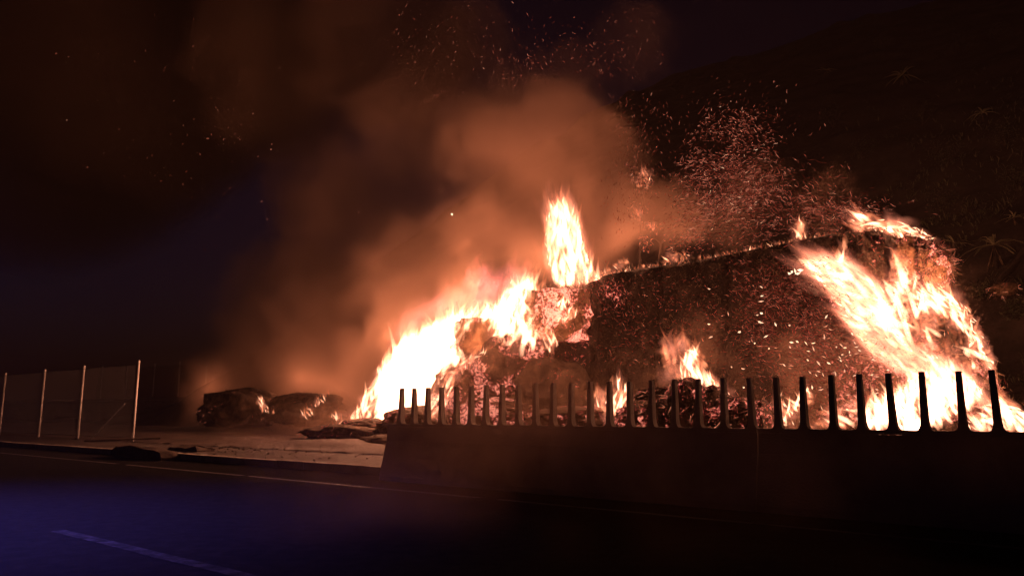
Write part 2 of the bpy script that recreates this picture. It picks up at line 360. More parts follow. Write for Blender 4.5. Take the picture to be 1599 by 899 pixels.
def heat_at(s, z):
    h = 0
    for (a, b), r in zip(CEN, RAD):
        h = max(h, 1 - math.hypot(s - a, z - b) / r)
    return max(0, min(1, h * 1.3))
s_a, s_b = TOP[0][0], TOP[-1][0]
mb = MB(); NS = 420; rows = 46; vs = []; fs = []; ht = []
surf_pts = []
for i in range(NS + 1):
    s = s_a + (s_b - s_a) * i / NS; zt_ = max(.15, lin(TOP, s)); 
    for j in range(rows + 1):
        q = j / rows
        if q < .62:                                   # front face
            k = q / .62; z = zt_ * k; c = C_STACK + 1.2 * k ** 1.5
            seam_v = abs(((s + .15 * nz(0, z, .9)) / 2.45) % 1 - .5) * 2; seam_h = abs((z / 1.25) % 1 - .5) * 2
            c += .16 * max(0, seam_v - .82) / .18 + .10 * max(0, seam_h - .8) / .2
            c += .35 * nz(s, z, .35) + .16 * nz(s, z, 1.1, 3) + .07 * nz(s, z, 3.2, 6)
            c -= .18 * max(0, k - .9) * 6 * (1 if k < .97 else .4)
        else:                                         # rounded shoulder, top, back
            k = (q - .62) / .38
            dep = 6.5 * max(.05, min(1, (s_b - 2.0 - s) / 9)); 
            if k < .75: c = C_TOP + k / .75 * dep; z = zt_ - .25 * (k / .75) ** 2 + .10 * nz(s, c, 1.5) * min(1, k * 6)
            else: c = C_TOP + dep + .3 * (k - .75) / .25; z = zt_ * (1 - (k - .75) / .25) - .1
        p = P(s + .05 * nz(z, c, 2, 8), c, z); vs.append(p); ht.append(heat_at(s, z) * .9 + .12)
        if q < .62: surf_pts.append((s, z, c))
for i in range(NS):
    for j in range(rows):
        a = i * (rows + 1) + j; fs.append((a, a + rows + 1, a + rows + 2, a + 1))
fs.append(tuple(range(rows + 1))); fs.append(tuple(reversed(range(NS * (rows + 1), (NS + 1) * (rows + 1)))))
mb.add(vs, fs, ht)
stack = empty('straw_stack', P((s_a + s_b) / 2, C_STACK, 0), 'huge long stack of scorched straw burning at both ends behind the barrier', 'straw stack')
mb.build('packed_straw', M['stack'], stack, True)
def strands(pts, n, lmin, lmax, wd, spread=.12, hot=.0, c_dir=-1, down=0):
    a, b = MB(), MB()
    for _ in range(n):
        s, z, c = random.choice(pts); s += U(-.15, .15); z = max(.02, z + U(-.12, .12))
        d = Vector((U(-1, 1), U(-.8, .1) * 1, U(-1, 1) - down)).normalized(); L = U(lmin, lmax)
        p = P(s, c - U(0, spread), z); q = p + (D * d.x + N * d.y + Vector((0, 0, d.z))) * L
        r = wd * U(.6, 1.3); t = (q - p).normalized(); o = t.orthogonal().normalized() * r; o2 = t.cross(o)
        mid = (p + q) / 2 + Vector((0, 0, U(-.1, .1) * L))
        tgt = b if R() < hot * (.2 + heat_at(s, z)) else a
        h_ = U(.1, .6) * U(.2, 1)
        tgt.add([p + o, p - o * .5 + o2, p - o * .5 - o2, mid + o, mid - o * .5 + o2, mid - o * .5 - o2, q], [(0, 1, 4, 3), (1, 2, 5, 4), (2, 0, 3, 5), (3, 4, 6), (4, 5, 6), (5, 3, 6)], [h_] * 7)
    return a, b
a, b = strands(surf_pts, 11000, .07, .22, .007, .05, hot=.22)
tag(a.build('loose_straw', M['straw'], stack), kind='stuff'); tag(b.build('glowing_straw', M['emberglow'], stack), kind='stuff')
# straw hanging at the shaggy right end and fringe on the top edge
top_pts = [(s_a + (s_b - s_a) * R(), 0, 0) for _ in range(3000)]
top_pts = [(s, lin(TOP, s) - .05, C_TOP + U(-.2, 1)) for s, _, _ in top_pts]
a, b = strands(top_pts, 1800, .08, .22, .008, .05, hot=.25)
tag(a.build('fringe_straw', M['straw'], stack), kind='stuff'); tag(b.build('glowing_fringe', M['emberglow'], stack), kind='stuff')

CHB = surf('charred_embers', [(.012, .010, .009), (.04, .028, .024), (.08, .055, .045)], 2.2, .95, 1, 12, 22, ember=1.0, ember_scale=11)
def lumpy(name, u, v, ru, rv, c, rc, label, cat, mat, group=None, box=0.0, heat=.4, tufts=120, seed=0, hotf=.3, sub=5):
    """a slumped bale or clod: noise-shaped body with loose stems"""
    s, z = W(u, v, c); s1, _ = W(u + ru, v, c); _, z1 = W(u, v - rv, c); rs = abs(s1 - s); rz = abs(z1 - z)
    e = empty(name, P(s, c, max(0, z - rz)), label, cat, group)
    bm = bmesh.new(); bmesh.ops.create_icosphere(bm, subdivisions=sub, radius=1)
    mb = MB(); pts = []; vs = []; hs = []
    for vt in bm.verts:
        x, y, q = vt.co
        if box:
            m_ = max(abs(x), abs(y), abs(q)); k = (1 - box) + box / m_ * .86; x, y, q = x * k, y * k, q * k
        f = 1 + .22 * noise.noise(Vector((x * 1.3 + seed, y * 1.3, q * 1.3))) + .11 * noise.noise(Vector((x * 3.2, y * 3.2 + seed, q * 3.2))) + .05 * noise.noise(Vector((x * 8, y * 8, q * 8 + seed)))
        ss, cc, zz = s + x * rs * f, c + y * rc * f, z + q * rz * f
        vs.append(P(ss, cc, zz)); hs.append(max(0, min(1.5, heat + .5 * noise.noise(Vector((x * 2, y * 2, q * 2 + seed))))))
        if y < .35: pts.append((ss, zz, cc))
    fs = [tuple(w_.index for w_ in f.verts) for f in bm.faces]; bm.free()
    mb.add(vs, fs, hs); mb.build('straw_body', mat, e, True)
    if tufts:
        a, b = MB(), MB()
        for _ in range(tufts):
            ss, zz, cc = random.choice(pts); out = Vector((ss - s, cc - c, zz - z)); out.normalize()
            d = (out * .7 + Vector((U(-1, 1), U(-1, .3), U(-1, .6)))).normalized(); L = U(.08, .34)
            p = P(ss, cc, zz); t = (D * d.x + N * d.y + Vector((0, 0, d.z))); q_ = p + t * L + Vector((0, 0, -.2 * L)); o = t.orthogonal().normalized() * .009; o2 = t.cross(o); h_ = U(.2, 1)
            tg = b if R() < hotf else a
            tg.add([p + o, p - o * .5 + o2, p - o * .5 - o2, q_], [(0, 1, 3), (1, 2, 3), (2, 0, 3)], [h_ * .6] * 4)
        tag(a.build('loose_straw', M['straw'], e), kind='stuff'); 
        if b.v: tag(b.build('glowing_straw', M['emberglow'], e), kind='stuff')
    return e
CH, HT = M['char'], M['hot']
GB = 'charred bales slumped behind the comb posts'; c1 = C_STACK - 3.6
lumpy('charred_bale', 1000, 652, 38, 20, c1 + .5, .8, 'low charred straw lump under the leftmost flame behind the comb posts', 'straw bale', CHB, GB, .3, 0.70, 150, 1, .4)
lumpy('charred_bale', 1032, 616, 34, 12, c1 + .9, .8, 'flat dark straw slab lying on the lumps left of the tall charred one', 'straw bale', CHB, GB, .4, 0.50, 120, 2, .4)
lumpy('charred_bale', 1036, 650, 30, 24, c1, .7, 'charred straw lump with yellow burning crack beneath the flat slab', 'straw bale', CHB, GB, .2, 0.85, 150, 3, .4)
lumpy('charred_bale', 1072, 632, 27, 42, c1 + .2, .8, 'tallest charred straw lump, pointed top, red embers, below the middle flame', 'straw bale', CHB, GB, .1, 0.80, 180, 4, .4)
lumpy('charred_bale', 1108, 632, 25, 30, c1 + .1, .7, 'rounded charred straw lump right of the tallest one, with ember crack', 'straw bale', CHB, GB, .2, 0.80, 150, 5, .4)
lumpy('charred_bale', 1152, 646, 40, 28, c1 + .2, .8, 'long rounded charred bale speckled with dark red embers', 'straw bale', CHB, GB, .35, 0.75, 180, 6, .4)
lumpy('charred_bale', 1190, 655, 22, 28, c1 + .1, .7, 'rightmost charred lump of the row, sloping down to the right', 'straw bale', CHB, GB, .1, 0.70, 120, 7, .4)
G2 = 'collapsed straw at the left end of the stack'; c2 = C_STACK - 1.4
lumpy('collapsed_bale', 800, 572, 62, 60, c2 + .9, 1.4, 'big collapsed straw mound with yellow burning stems on its crown', 'straw bale', CH, G2, .2, 1.05, 500, 11, .45)
lumpy('collapsed_bale', 730, 618, 52, 60, c2 + .5, 1.2, 'arched straw mound edged by the white blaze, red embers on its front', 'straw bale', CH, G2, .1, 1.15, 450, 12, .45)
lumpy('collapsed_bale', 862, 622, 60, 62, c2 + .6, 1.2, 'dark dull straw mound at the foot of the long stack', 'straw bale', CH, G2, .1, .45, 260, 13, .2)
lumpy('collapsed_bale', 770, 650, 60, 30, c2 - 1, 1.0, 'low ember-covered straw heap glowing behind the comb posts', 'straw bale', CH, G2, .1, 1.2, 300, 14, .5)
lumpy('collapsed_bale', 650, 660, 52, 26, c2 - .9, 1.0, 'low smouldering heap at the foot of the white blaze', 'straw bale', CH, G2, .1, .7, 240, 15, .35)
lumpy('collapsed_bale', 900, 655, 60, 22, c2 - 1.2, 1.0, 'low grey ash heap with few embers behind the comb posts', 'straw bale', CH, G2, .1, .55, 240, 16, .3)
lumpy('straw_bale', 864, 494, 44, 44, C_STACK - .1, 1.3, 'square orange bale end at the upper left corner of the stack', 'straw bale', HT, None, .8, 1.15, 520, 17, .5)
lumpy('straw_bale', 750, 528, 26, 33, C_STACK - .9, .9, 'glowing orange bale end surrounded by the white blaze', 'straw bale', HT, None, .7, .6, 260, 18, .4)
lumpy('straw_bale', 1372, 402, 26, 40, C_TOP - .6, 1.0, 'upright dark rounded bale at the top right corner of the stack', 'straw bale', CH, None, .5, .45, 200, 19, .25)
lumpy('straw_bale', 1420, 408, 22, 36, C_TOP - .6, 1.0, 'split burning bale under the flames at the top right corner', 'straw bale', HT, None, .4, .95, 260, 20, .5)
lumpy('straw_bale', 1462, 416, 28, 36, C_TOP - .5, 1.0, 'shaggy glowing straw clump overhanging the right end of the stack', 'straw bale', HT, None, .1, .85, 900, 21, .35)
lumpy('straw_bale', 1495, 528, 32, 42, C_STACK - .2, 1.0, 'dark purple-brown straw clump in the middle of the burning right slope', 'straw bale', CH, None, .1, .5, 260, 22, .25)
cL = CS_H = C_STACK + 3.5
lumpy('straw_bale', 372, 638, 44, 31, cL, 1.6, 'dark half-burnt straw bale farthest left, small flames on its right side', 'straw bale', CH, None, .4, .0, 1100, 23, .03)
cL2 = C_STACK + 3.0
lumpy('straw_bale', 474, 640, 50, 27, cL2, 1.6, 'brown rounded straw bale half hidden in orange smoke', 'straw bale', CH, None, .15, .1, 1100, 24, .03)
cm = G(540, 687, ZF)[1]
lumpy('ash_heap', 540, 678, 60, 18, cm, 1.1, 'low dark ash heap on the road below the left edge of the blaze', 'ash heap', CH, None, .1, .35, 260, 25, .15)
lumpy('ash_heap', 568, 668, 26, 16, cm + .3, .8, 'small rounded burning clod on top of the low ash heap', 'ash heap', CH, None, .2, .5, 150, 26, .25)
cm2 = G(600, 692, ZF)[1]
lumpy('ash_heap', 604, 690, 34, 12, cm2, .7, 'small dark mound just left of and behind the barrier end', 'ash heap', CH, None, .1, .1, 120, 27, .05)
# crumbs of burnt straw on the far road
mb = MB()
for _ in range(520):
    u = U(330, 640); v = 684 + abs(random.gauss(0, 12)) + (640 - u) * .01
    if v > 728: continue
    s, c = G(u, v, ZF)
    if c < C_B + .3: continue
    r = U(.01, .035); q = Vector((U(-1, 1), U(-1, 1), U(-.3, 1))).normalized() * r
    p = P(s, c, ZF + r * .4); mb.add([p + Vector((r, 0, 0)), p + Vector((-r * .5, r, 0)), p + Vector((-r * .6, -r, 0)), p + Vector((0, 0, r * .8)), p - Vector((0, 0, r * .4))], [(0, 1, 3), (1, 2, 3), (2, 0, 3), (1, 0, 4), (2, 1, 4), (0, 2, 4)], [0.0] * 5)
tag(mb.build('burnt_crumbs', M['char']), 'scattered burnt straw crumbs on the lit far road left of the barrier', 'debris', kind='stuff')

# ------------------------------------------------------------------ flames
def inside(poly, x, y):
    r = False; j = len(poly) - 1
    for i in range(len(poly)):
        xi, yi = poly[i]; xj, yj = poly[j]
        if (yi > y) != (yj > y) and x < (xj - xi) * (y - yi) / (yj - yi) + xi: r = not r
        j = i
    return r
def edge_dist(poly, x, y):
    best = 1e9
    for i in range(len(poly)):
        ax, ay = poly[i - 1]; bx, by = poly[i]; dx, dy = bx - ax, by - ay; t = max(0, min(1, ((x - ax) * dx + (y - ay) * dy) / (dx * dx + dy * dy + 1e-9)))
        best = min(best, math.hypot(x - ax - dx * t, y - ay - dy * t))
    return best
def area(poly): return abs(sum(poly[i - 1][0] * poly[i][1] - poly[i][0] * poly[i - 1][1] for i in range(len(poly)))) / 2
def tongue(mb, u, v, c, L, wd, du, dv, heat, bend=.25, n=7, rings=9):
    """a curled tapering tongue of gas starting at (u, v) and licking along (du, dv); sizes in the photograph's pixels at depth c"""
    s, z = W(u, v, c); s2, z2 = W(u + du * L, v + dv * L, c); d = P(s2, c, z2) - P(s, c, z); Lm = d.length; t = d.normalized()
    wm = Lm * wd / L; side = t.cross(N).normalized(); o = P(s, c, z); b1 = U(-1, 1) * bend; b2 = U(-1, 1) * bend; cj = U(-.15, .15); vs = []; fs = []; hs = []; uvs = []
    sd = R() * 100; ph = U(0, 6); fl = U(.5, .8)
    for i in range(rings):
        q = i / (rings - 1); r = wm * (math.sin(math.pi * min(1, .12 + q * .88) ** .8) ** .8) * (1 - .35 * q) + 1e-4
        off = side * (math.sin(q * 2.2 + ph) - math.sin(ph)) * b1 * Lm * .45 + side * math.sin(q * 6 + ph) * b2 * Lm * .12 + N * (cj * q * Lm)
        ctr = o + t * (Lm * q) + off
        for j in range(n):
            a = 2 * math.pi * j / n; vs.append(ctr + (side * math.cos(a) + N * (fl * math.sin(a))) * r)
            hs.append(heat * min(1, q * 3 + .05) * (1 - q) ** 1.15); uvs.append((sd + math.cos(a) * wm * 3.2, sd + q * Lm * 1.5))
    for i in range(rings - 1):
        for j in range(n): j2 = (j + 1) % n; fs.append((i * n + j, i * n + j2, (i + 1) * n + j2, (i + 1) * n + j))
    mb.add(vs, fs, hs, uvs)
ICO = bmesh.new(); bmesh.ops.create_icosphere(ICO, subdivisions=2, radius=1)
IV = [v.co.copy() for v in ICO.verts]; IF = [tuple(q.index for q in f.verts) for f in ICO.faces]; ICO.free()
def puff(mb, u, v, c, r, du, dv, heat, el=1.5):
    s, z = W(u, v, c); s2, z2 = W(u + du * r, v + dv * r, c); d = P(s2, c, z2) - P(s, c, z); rm = d.length; t = d.normalized(); side = t.cross(N).normalized(); o = P(s, c, z); sd = R() * 50
    vs = []
    for p in IV:
        f = 1 + .35 * noise.noise(Vector((p.x * 1.6 + sd, p.y * 1.6, p.z * 1.6))); vs.append(o + (t * (p.x * el) + side * p.y + N * (p.z * .6)) * rm * f)
    mb.add(vs, IF, [heat] * len(vs), [(sd + p.y * rm * 2, sd + p.x * rm) for p in IV])
def flame(label, poly, c, flow, dens=1.0, core=1.0, L=(16, 46), wd=(2.5, 6.5), heat=1.0, mat=None, group=None, spread=.35, cr=(6, 15), dc=.5, veil=1.6):
    mb = MB(); cb = MB(); A = area(poly); xs = [p[0] for p in poly]; ys = [p[1] for p in poly]
    cu, cv = sum(xs) / len(xs), max(ys); s, z = W(cu, cv, c)
    e = empty('flame', P(s, c, z), label, 'flame', group)
    n = int(A / 42 * dens) + 4; k = 0
    while k < n:
        x, y = U(min(xs), max(xs)), U(min(ys), max(ys))
        if not inside(poly, x, y): continue
        k += 1; f = flow(x, y) if callable(flow) else flow; a = math.atan2(f[1], f[0]) + random.gauss(0, spread); l_ = U(*L) * (.5 + R())
        x -= math.cos(a) * l_ * .35; y -= math.sin(a) * l_ * .35
        tongue(mb, x, y, c + U(-dc, dc), l_, U(*wd), math.cos(a), math.sin(a), heat * U(.3, 1.0))
    tag(mb.build('flame_tongues', mat or M['flame'], e, True), kind='stuff')
    if veil:
        vb = MB(); k = 0; n = int(A / 160 * veil) + 1
        while k < n:
            x, y = U(min(xs), max(xs)), U(min(ys), max(ys))
            if not inside(poly, x, y): continue
            k += 1; f = flow(x, y) if callable(flow) else flow; a = math.atan2(f[1], f[0]) + random.gauss(0, spread); l_ = U(*L) * 1.5
            tongue(vb, x - math.cos(a) * l_ * .4, y - math.sin(a) * l_ * .4, c + U(-dc, dc), l_, U(*wd) * 2.6, math.cos(a), math.sin(a), U(.3, .9))
        tag(vb.build('flame_bloom_veil', M['veil'], e, True), kind='stuff')
    n = int(A / 85 * core); k = 0; tries = 0
    while k < n and tries < n * 40:
        tries += 1; x, y = U(min(xs), max(xs)), U(min(ys), max(ys))
        if not inside(poly, x, y): continue
        dd = edge_dist(poly, x, y); r = U(*cr)
        if dd < r * .55: r = max(2.5, dd * 1.4)
        k += 1; f = flow(x, y) if callable(flow) else flow; a = math.atan2(f[1], f[0]) + random.gauss(0, spread); l_ = r * U(2.8, 5.5)
        tongue(cb, x - math.cos(a) * l_ * .45, y - math.sin(a) * l_ * .45, c + U(-dc * .6, dc * .6), l_, r * U(.32, .62), math.cos(a), math.sin(a), U(.5, 1), .3, 7, 8)
    if cb.v: tag(cb.build('flame_core', M['core'], e, True), kind='stuff')
    return e
def fl(*a): n_ = math.hypot(*a); return (a[0] / n_, a[1] / n_)
CS = C_STACK
flame('widest white blaze pouring down the collapsed left end of the stack', [(590, 640), (586, 605), (590, 572), (612, 545), (640, 522), (690, 498), (735, 482), (775, 474), (792, 490), (742, 503), (724, 522), (722, 556), (700, 590), (676, 618), (650, 655), (600, 660)], CS - 1.3, fl(.25, -1), 1.2, 4.0, dc=.9, cr=(7, 18), veil=2)
flame('white blaze between the two glowing bale ends at the left of the stack', [(764, 500), (778, 470), (800, 436), (838, 438), (850, 447), (826, 464), (832, 500), (850, 518), (826, 548), (790, 556), (764, 540)], CS - 1.2, fl(.15, -1), 1.2, 2.2)
flame('tall isolated flame column rising above the left end of the stack', [(866, 444), (853, 400), (850, 350), (858, 322), (878, 310), (898, 326), (908, 360), (917, 400), (938, 438)], CS + 2.6, fl(-.12, -1), 1.3, 1.5, L=(25, 60), spread=.15, cr=(7, 12), dc=.7, veil=3)
flame('low fire glow along the roof edge beside the tall flame column', [(905, 446), (925, 426), (955, 420), (990, 414), (985, 420), (940, 438)], CS + 2.0, fl(-.1, -1), .8, .5, L=(8, 20))
flame('thin line of flame put in for the bright rim along the whole top edge of the stack', [(930, 436), (948, 424), (1000, 415), (1045, 409), (1075, 404), (1150, 391), (1240, 373), (1340, 360), (1340, 366), (1240, 380), (1150, 398), (1075, 412), (1000, 422), (950, 433)], C_TOP + .9, fl(-.3, -1), 2.2, .5, L=(4, 11), wd=(1.2, 3), cr=(2, 3.5), dc=.3)  # emissive tongues imitate the fire-lit rim of the top edge
flame('small flame licking the upper left bale end', [(868, 500), (872, 470), (885, 462), (892, 478), (905, 488), (884, 502)], CS - 1.5, fl(.3, -1), 1.2, 1.6, L=(8, 24), cr=(3, 8))
flame('small flame in the crack below the upper left bale end', [(846, 545), (850, 512), (862, 515), (872, 535), (860, 548)], CS - 1.6, fl(-.1, -1), 1.2, 1.5, L=(8, 22), cr=(3, 7))
flame('curved white streak of fire running down the arched mound', [(664, 655), (668, 620), (700, 575), (740, 548), (768, 545), (740, 562), (712, 590), (694, 640), (688, 660)], CS - 2.9, fl(.5, -.9), 1.1, 1.3, L=(12, 34), cr=(3, 8))
flame('orange fringe of flame tips above the widest blaze', [(640, 520), (700, 492), (770, 474), (800, 440), (806, 430), (850, 438), (800, 455), (770, 480), (700, 500)], CS - .5, fl(.1, -1), 1.3, .0, L=(18, 46))
flame('low white flame spilling onto the road at the left foot of the stack', [(524, 668), (532, 655), (556, 640), (572, 606), (600, 590), (606, 640), (590, 652), (560, 660)], CS - 1.9, fl(.35, -.9), 1.1, 1.7, L=(8, 26), cr=(4, 10))
flame('bright flame behind the posts left of the charred bale row', [(944, 655), (946, 620), (955, 596), (972, 590), (984, 612), (984, 640), (965, 655)], CS - 2.7, fl(.1, -1), 1.2, 1.4, L=(12, 32), cr=(4, 9))
flame('pale patchy flame low behind the posts in the middle', [(924, 660), (924, 600), (945, 610), (948, 660)], CS - 2.6, fl(-.2, -1), 1.0, .5, L=(10, 26), cr=(3, 6))
flame('bright middle flame burning above the tallest charred bale', [(1060, 600), (1062, 565), (1074, 540), (1092, 545), (1104, 570), (1118, 600), (1150, 620), (1130, 622), (1100, 604)], CS - 2.6, fl(-.25, -1), 1.3, 1.5, L=(14, 38), cr=(4, 11))
flame('dull orange flame wisp beside the bright middle flame', [(1036, 590), (1034, 540), (1040, 520), (1080, 522), (1078, 534), (1056, 545), (1060, 590)], CS - 2.4, fl(-.1, -1), 1.0, 0, L=(12, 34), heat=.7)
flame('small flame right of the charred bale row', [(1205, 640), (1214, 615), (1236, 622), (1262, 605), (1270, 625), (1238, 645), (1240, 668), (1218, 668)], CS - 2.3, fl(-.4, -.8), 1.2, 1.2, L=(8, 24), cr=(3, 7))
flame('long wind-blown flame sweeping up across the right face of the stack', [(1254, 412), (1290, 400), (1330, 412), (1380, 452), (1398, 500), (1420, 545), (1470, 560), (1520, 590), (1528, 626), (1470, 604), (1410, 580), (1350, 540), (1322, 500), (1296, 455)], CS - 1.6, lambda x, y: fl(-1, -.75) if x < 1340 else fl(-.85, -.7), 1.1, .6, L=(26, 80), wd=(3, 8), spread=.2, cr=(8, 15), dc=.8, veil=6)
flame('single upright lick above the wind-blown flame', [(1300, 412), (1308, 378), (1318, 376), (1328, 415)], CS - 1.7, fl(-.2, -1), 1.0, .3, L=(16, 30))
flame('white flame running down the right slope of the stack', [(1420, 468), (1446, 442), (1476, 446), (1500, 476), (1524, 520), (1550, 575), (1540, 572), (1500, 512), (1470, 488), (1440, 485)], CS - 1.1, fl(-.6, -.8), 1.2, 1.6, L=(12, 34), cr=(4, 12))
flame('broken flames over the crumbling right face below the corner bales', [(1396, 380), (1412, 400), (1440, 450), (1420, 475), (1450, 520), (1400, 510), (1380, 440), (1392, 420)], CS - 1.0, fl(-.4, -.9), .8, .35, L=(10, 30))
flame('ragged orange fire creeping over the crumbled straw of the right slope', [(1400, 430), (1450, 470), (1500, 500), (1534, 560), (1520, 600), (1450, 575), (1410, 530), (1392, 480)], CS - 1.0, fl(-.5, -.85), 1.3, .12, L=(8, 24), heat=.62, spread=.5)
flame('flames blowing over the top right corner of the stack', [(1326, 350), (1340, 328), (1376, 342), (1412, 346), (1450, 366), (1466, 382), (1440, 376), (1404, 372), (1390, 366), (1360, 356), (1336, 361)], C_TOP + .4, fl(-.9, -.5), 1.3, 1.4, L=(14, 40), cr=(4, 9))
flame('small lone tongue on the top edge left of the corner flames', [(1241, 374), (1240, 352), (1250, 340), (1262, 368)], C_TOP + .3, fl(-.35, -1), 1.6, 1.2, L=(10, 26), cr=(3, 6))
flame('broad white fire at the foot of the right face behind the posts', [(1340, 668), (1352, 632), (1384, 612), (1420, 590), (1462, 575), (1510, 585), (1536, 610), (1500, 640), (1452, 660), (1440, 672)], CS - 2.6, fl(-.3, -1), 1.3, 1.8, L=(14, 42), dc=.7)
flame('bright fire at the right edge behind the last post', [(1500, 668), (1530, 640), (1562, 612), (1599, 640), (1660, 660), (1640, 680), (1540, 674)], CS - 2.4, fl(-.7, -.6), 1.1, 1.3, L=(12, 36))
flame('thin flames low behind the posts right of the small flame', [(1262, 668), (1290, 640), (1340, 618), (1345, 640), (1320, 668)], CS - 2.2, fl(-.8, -.45), .9, .3, L=(10, 30))
flame('thin ragged flame trail down the outer right edge', [(1500, 480), (1512, 478), (1548, 556), (1560, 592), (1552, 594), (1530, 548)], CS - .6, fl(-.4, -.9), 1.5, .9, L=(8, 20), cr=(2, 5))
flame('pink smoky wisp of flame left of the tall column', [(722, 445), (730, 420), (748, 414), (764, 425), (770, 450), (740, 455)], CS - .5, fl(.1, -1), 1.4, 0, L=(14, 36), mat=M['pink'], wd=(4, 9))
flame('faint salmon glow put in as a veil above the widest blaze', [(600, 560), (630, 500), (690, 465), (750, 440), (800, 420), (840, 430), (780, 470), (690, 492), (620, 530)], CS - .2, fl(.1, -1), 1.3, 0, L=(26, 60), mat=M['pink'], wd=(7, 16))  # emissive tongues imitate the glow in the air over the blaze
for lab, poly in (('tiny flames on the right side of the farthest left bale', [(398, 628), (408, 618), (420, 632), (430, 646), (410, 640)]),
                  ('tiny flame on the right shoulder of the brown rounded bale', [(466, 644), (478, 634), (490, 644), (478, 650)]),
                  ('narrow slanting flame above the brown rounded bale', [(484, 636), (500, 616), (514, 612), (496, 634)]),
                  ('tiny flame tips left of the low white flame', [(516, 652), (522, 640), (532, 646), (528, 656)])):
    flame(lab, poly, CS - 1.2, fl(-.3, -.9), 3.0, 3.0, L=(5, 13), wd=(1.2, 2.8), cr=(1.5, 3.5), dc=.2)
for k, (u, v) in enumerate(((972, 410), (1064, 398), (1048, 402))):
    flame(('small low flame behind the roof edge near the column', 'small flame behind the middle of the roof edge', 'faint low flame just left of the middle roof flame')[k], [(u - 14, v + 8), (u - 8, v - 4), (u + 8, v - 5), (u + 14, v + 6)], C_TOP + 1.5, fl(-.9, -.5), 2, .5, L=(6, 16), wd=(1.5, 4), cr=(2, 4))

# ------------------------------------------------------------------ burning tree behind the stack, bare branch
CT_ = CS + 8.5
s0, z0 = W(1004, 420, CT_); s1, z1 = W(1000, 268, CT_)
e = empty('burning_tree', P(s0, CT_, 2), 'thin burning tree with glowing crown behind the stack, right of the tall flame', 'tree')
mb = MB(); pts = [P(s0 + (s1 - s0) * q + .12 * math.sin(q * 9), CT_ + .1 * math.sin(q * 7), 1.5 + (z1 - 1.5) * q) for q in [i / 9 for i in range(10)]]
mb.tube(pts, [.16 - .012 * i for i in range(10)], 8); mb.build('trunk', M['bark'], e, True)
mb = MB(); gb = MB()
for _ in range(26):
    q = U(.45, .99); p = pts[int(q * 9)]; d = Vector((U(-1, 1), U(-1, 1), U(-.6, .8))).normalized(); L = U(.3, .9)
    mb = MB(); mb.tube([p, p + d * L * .5, p + d * L + Vector((0, 0, -.15))], [.03, .02, .006], 4); mb.build('branch', M['bark'], e)
for _ in range(420):
    z_ = random.choice([(1003, 282, 16, 14), (1003, 282, 16, 14), (997, 330, 9, 18), (1018, 355, 8, 9), (1008, 378, 4, 12)])
    s, z = W(random.gauss(z_[0], z_[2] * .55), random.gauss(z_[1], z_[3] * .55), CT_); p = P(s, CT_ + U(-.5, .5), z); d = Vector((U(-1, 1), U(-1, 1), U(-1.2, .6))).normalized() * U(.04, .16); o = d.orthogonal().normalized() * U(.008, .02)
    gb.add([p, p + d + o, p + d - o, p + d * 2], [(0, 1, 2), (1, 3, 2)], [U(.1, .8) ** 1.5] * 4)
tag(gb.build('glowing_leaves', M['emberglow'], e), kind='stuff')
for u0, poly in ((0, [(992, 290), (996, 270), (1008, 262), (1018, 275), (1010, 292)]), (1, [(990, 345), (992, 325), (1004, 318), (1004, 345)]), (2, [(1012, 364), (1014, 346), (1022, 350), (1024, 362)])):
    flame(('small flame in the crown of the burning tree', 'small flame halfway up the burning tree', 'small flame low on the right of the burning tree')[u0], poly, CT_ - .3, fl(-.2, -1), 1.6, .25, L=(6, 18), wd=(1.2, 3), cr=(1.5, 3), heat=.8)
s0, z0 = W(1032, 380, CT_ - 2); s1, z1 = W(1056, 352, CT_ - 2)
e = empty('bare_branch', P(s0, CT_ - 2, z0 - .3), 'bare dark forked branch above the roof edge right of the burning tree', 'branch')
mb = MB(); a = P(W(1028, 395, CT_ - 2)[0], CT_ - 2, W(1028, 412, CT_ - 2)[1]); b_ = P(s0, CT_ - 2, z0); c_ = P(s1, CT_ - 2, z1)
mb.tube([a, b_, (b_ + c_) / 2 + Vector((0, 0, -.06)), c_], [.05, .04, .03, .012], 5); mb.build('stem', M['bark'], e)
mb = MB(); m_ = (b_ + c_) / 2; mb.tube([m_, m_ + Vector((.25, 0, .42)), m_ + Vector((.3, 0, .8))], [.022, .016, .006], 4); mb.tube([b_, b_ + Vector((-.3, 0, .25))], [.02, .006], 4); mb.build('twig', M['bark'], e)

# ------------------------------------------------------------------ plants on the hillside
def on_hill(u, v):
    r = ray(u, v); t = 15.0
    while t < 130:
        p = r * t; s, c = p.dot(D), p.dot(N)
        if c > CS + 4 and p.z + H < hill_z(s, c): return s, c, hill_z(s, c)
        t += .15
    return None
def blade(mb, base, d, L, wd, droop, n=6):
    vs = []; fs = []; h = Vector((d.x, d.y, 0)); side = Vector((-d.y, d.x, 0)).normalized() if h.length > .01 else Vector((1, 0, 0))
    for i in range(n + 1):
        q = i / n; p = base + d * (L * q) + Vector((0, 0, -droop * L * q * q)); w_ = wd * math.sin(math.pi * min(1, .15 + q * .85)) + .001
        vs += [p - side * w_, p + Vector((0, 0, -w_ * .5)), p + side * w_]
    for i in range(n):
        a = 3 * i; fs += [(a, a + 1, a + 4, a + 3), (a + 1, a + 2, a + 5, a + 4)]
    mb.add(vs, fs)
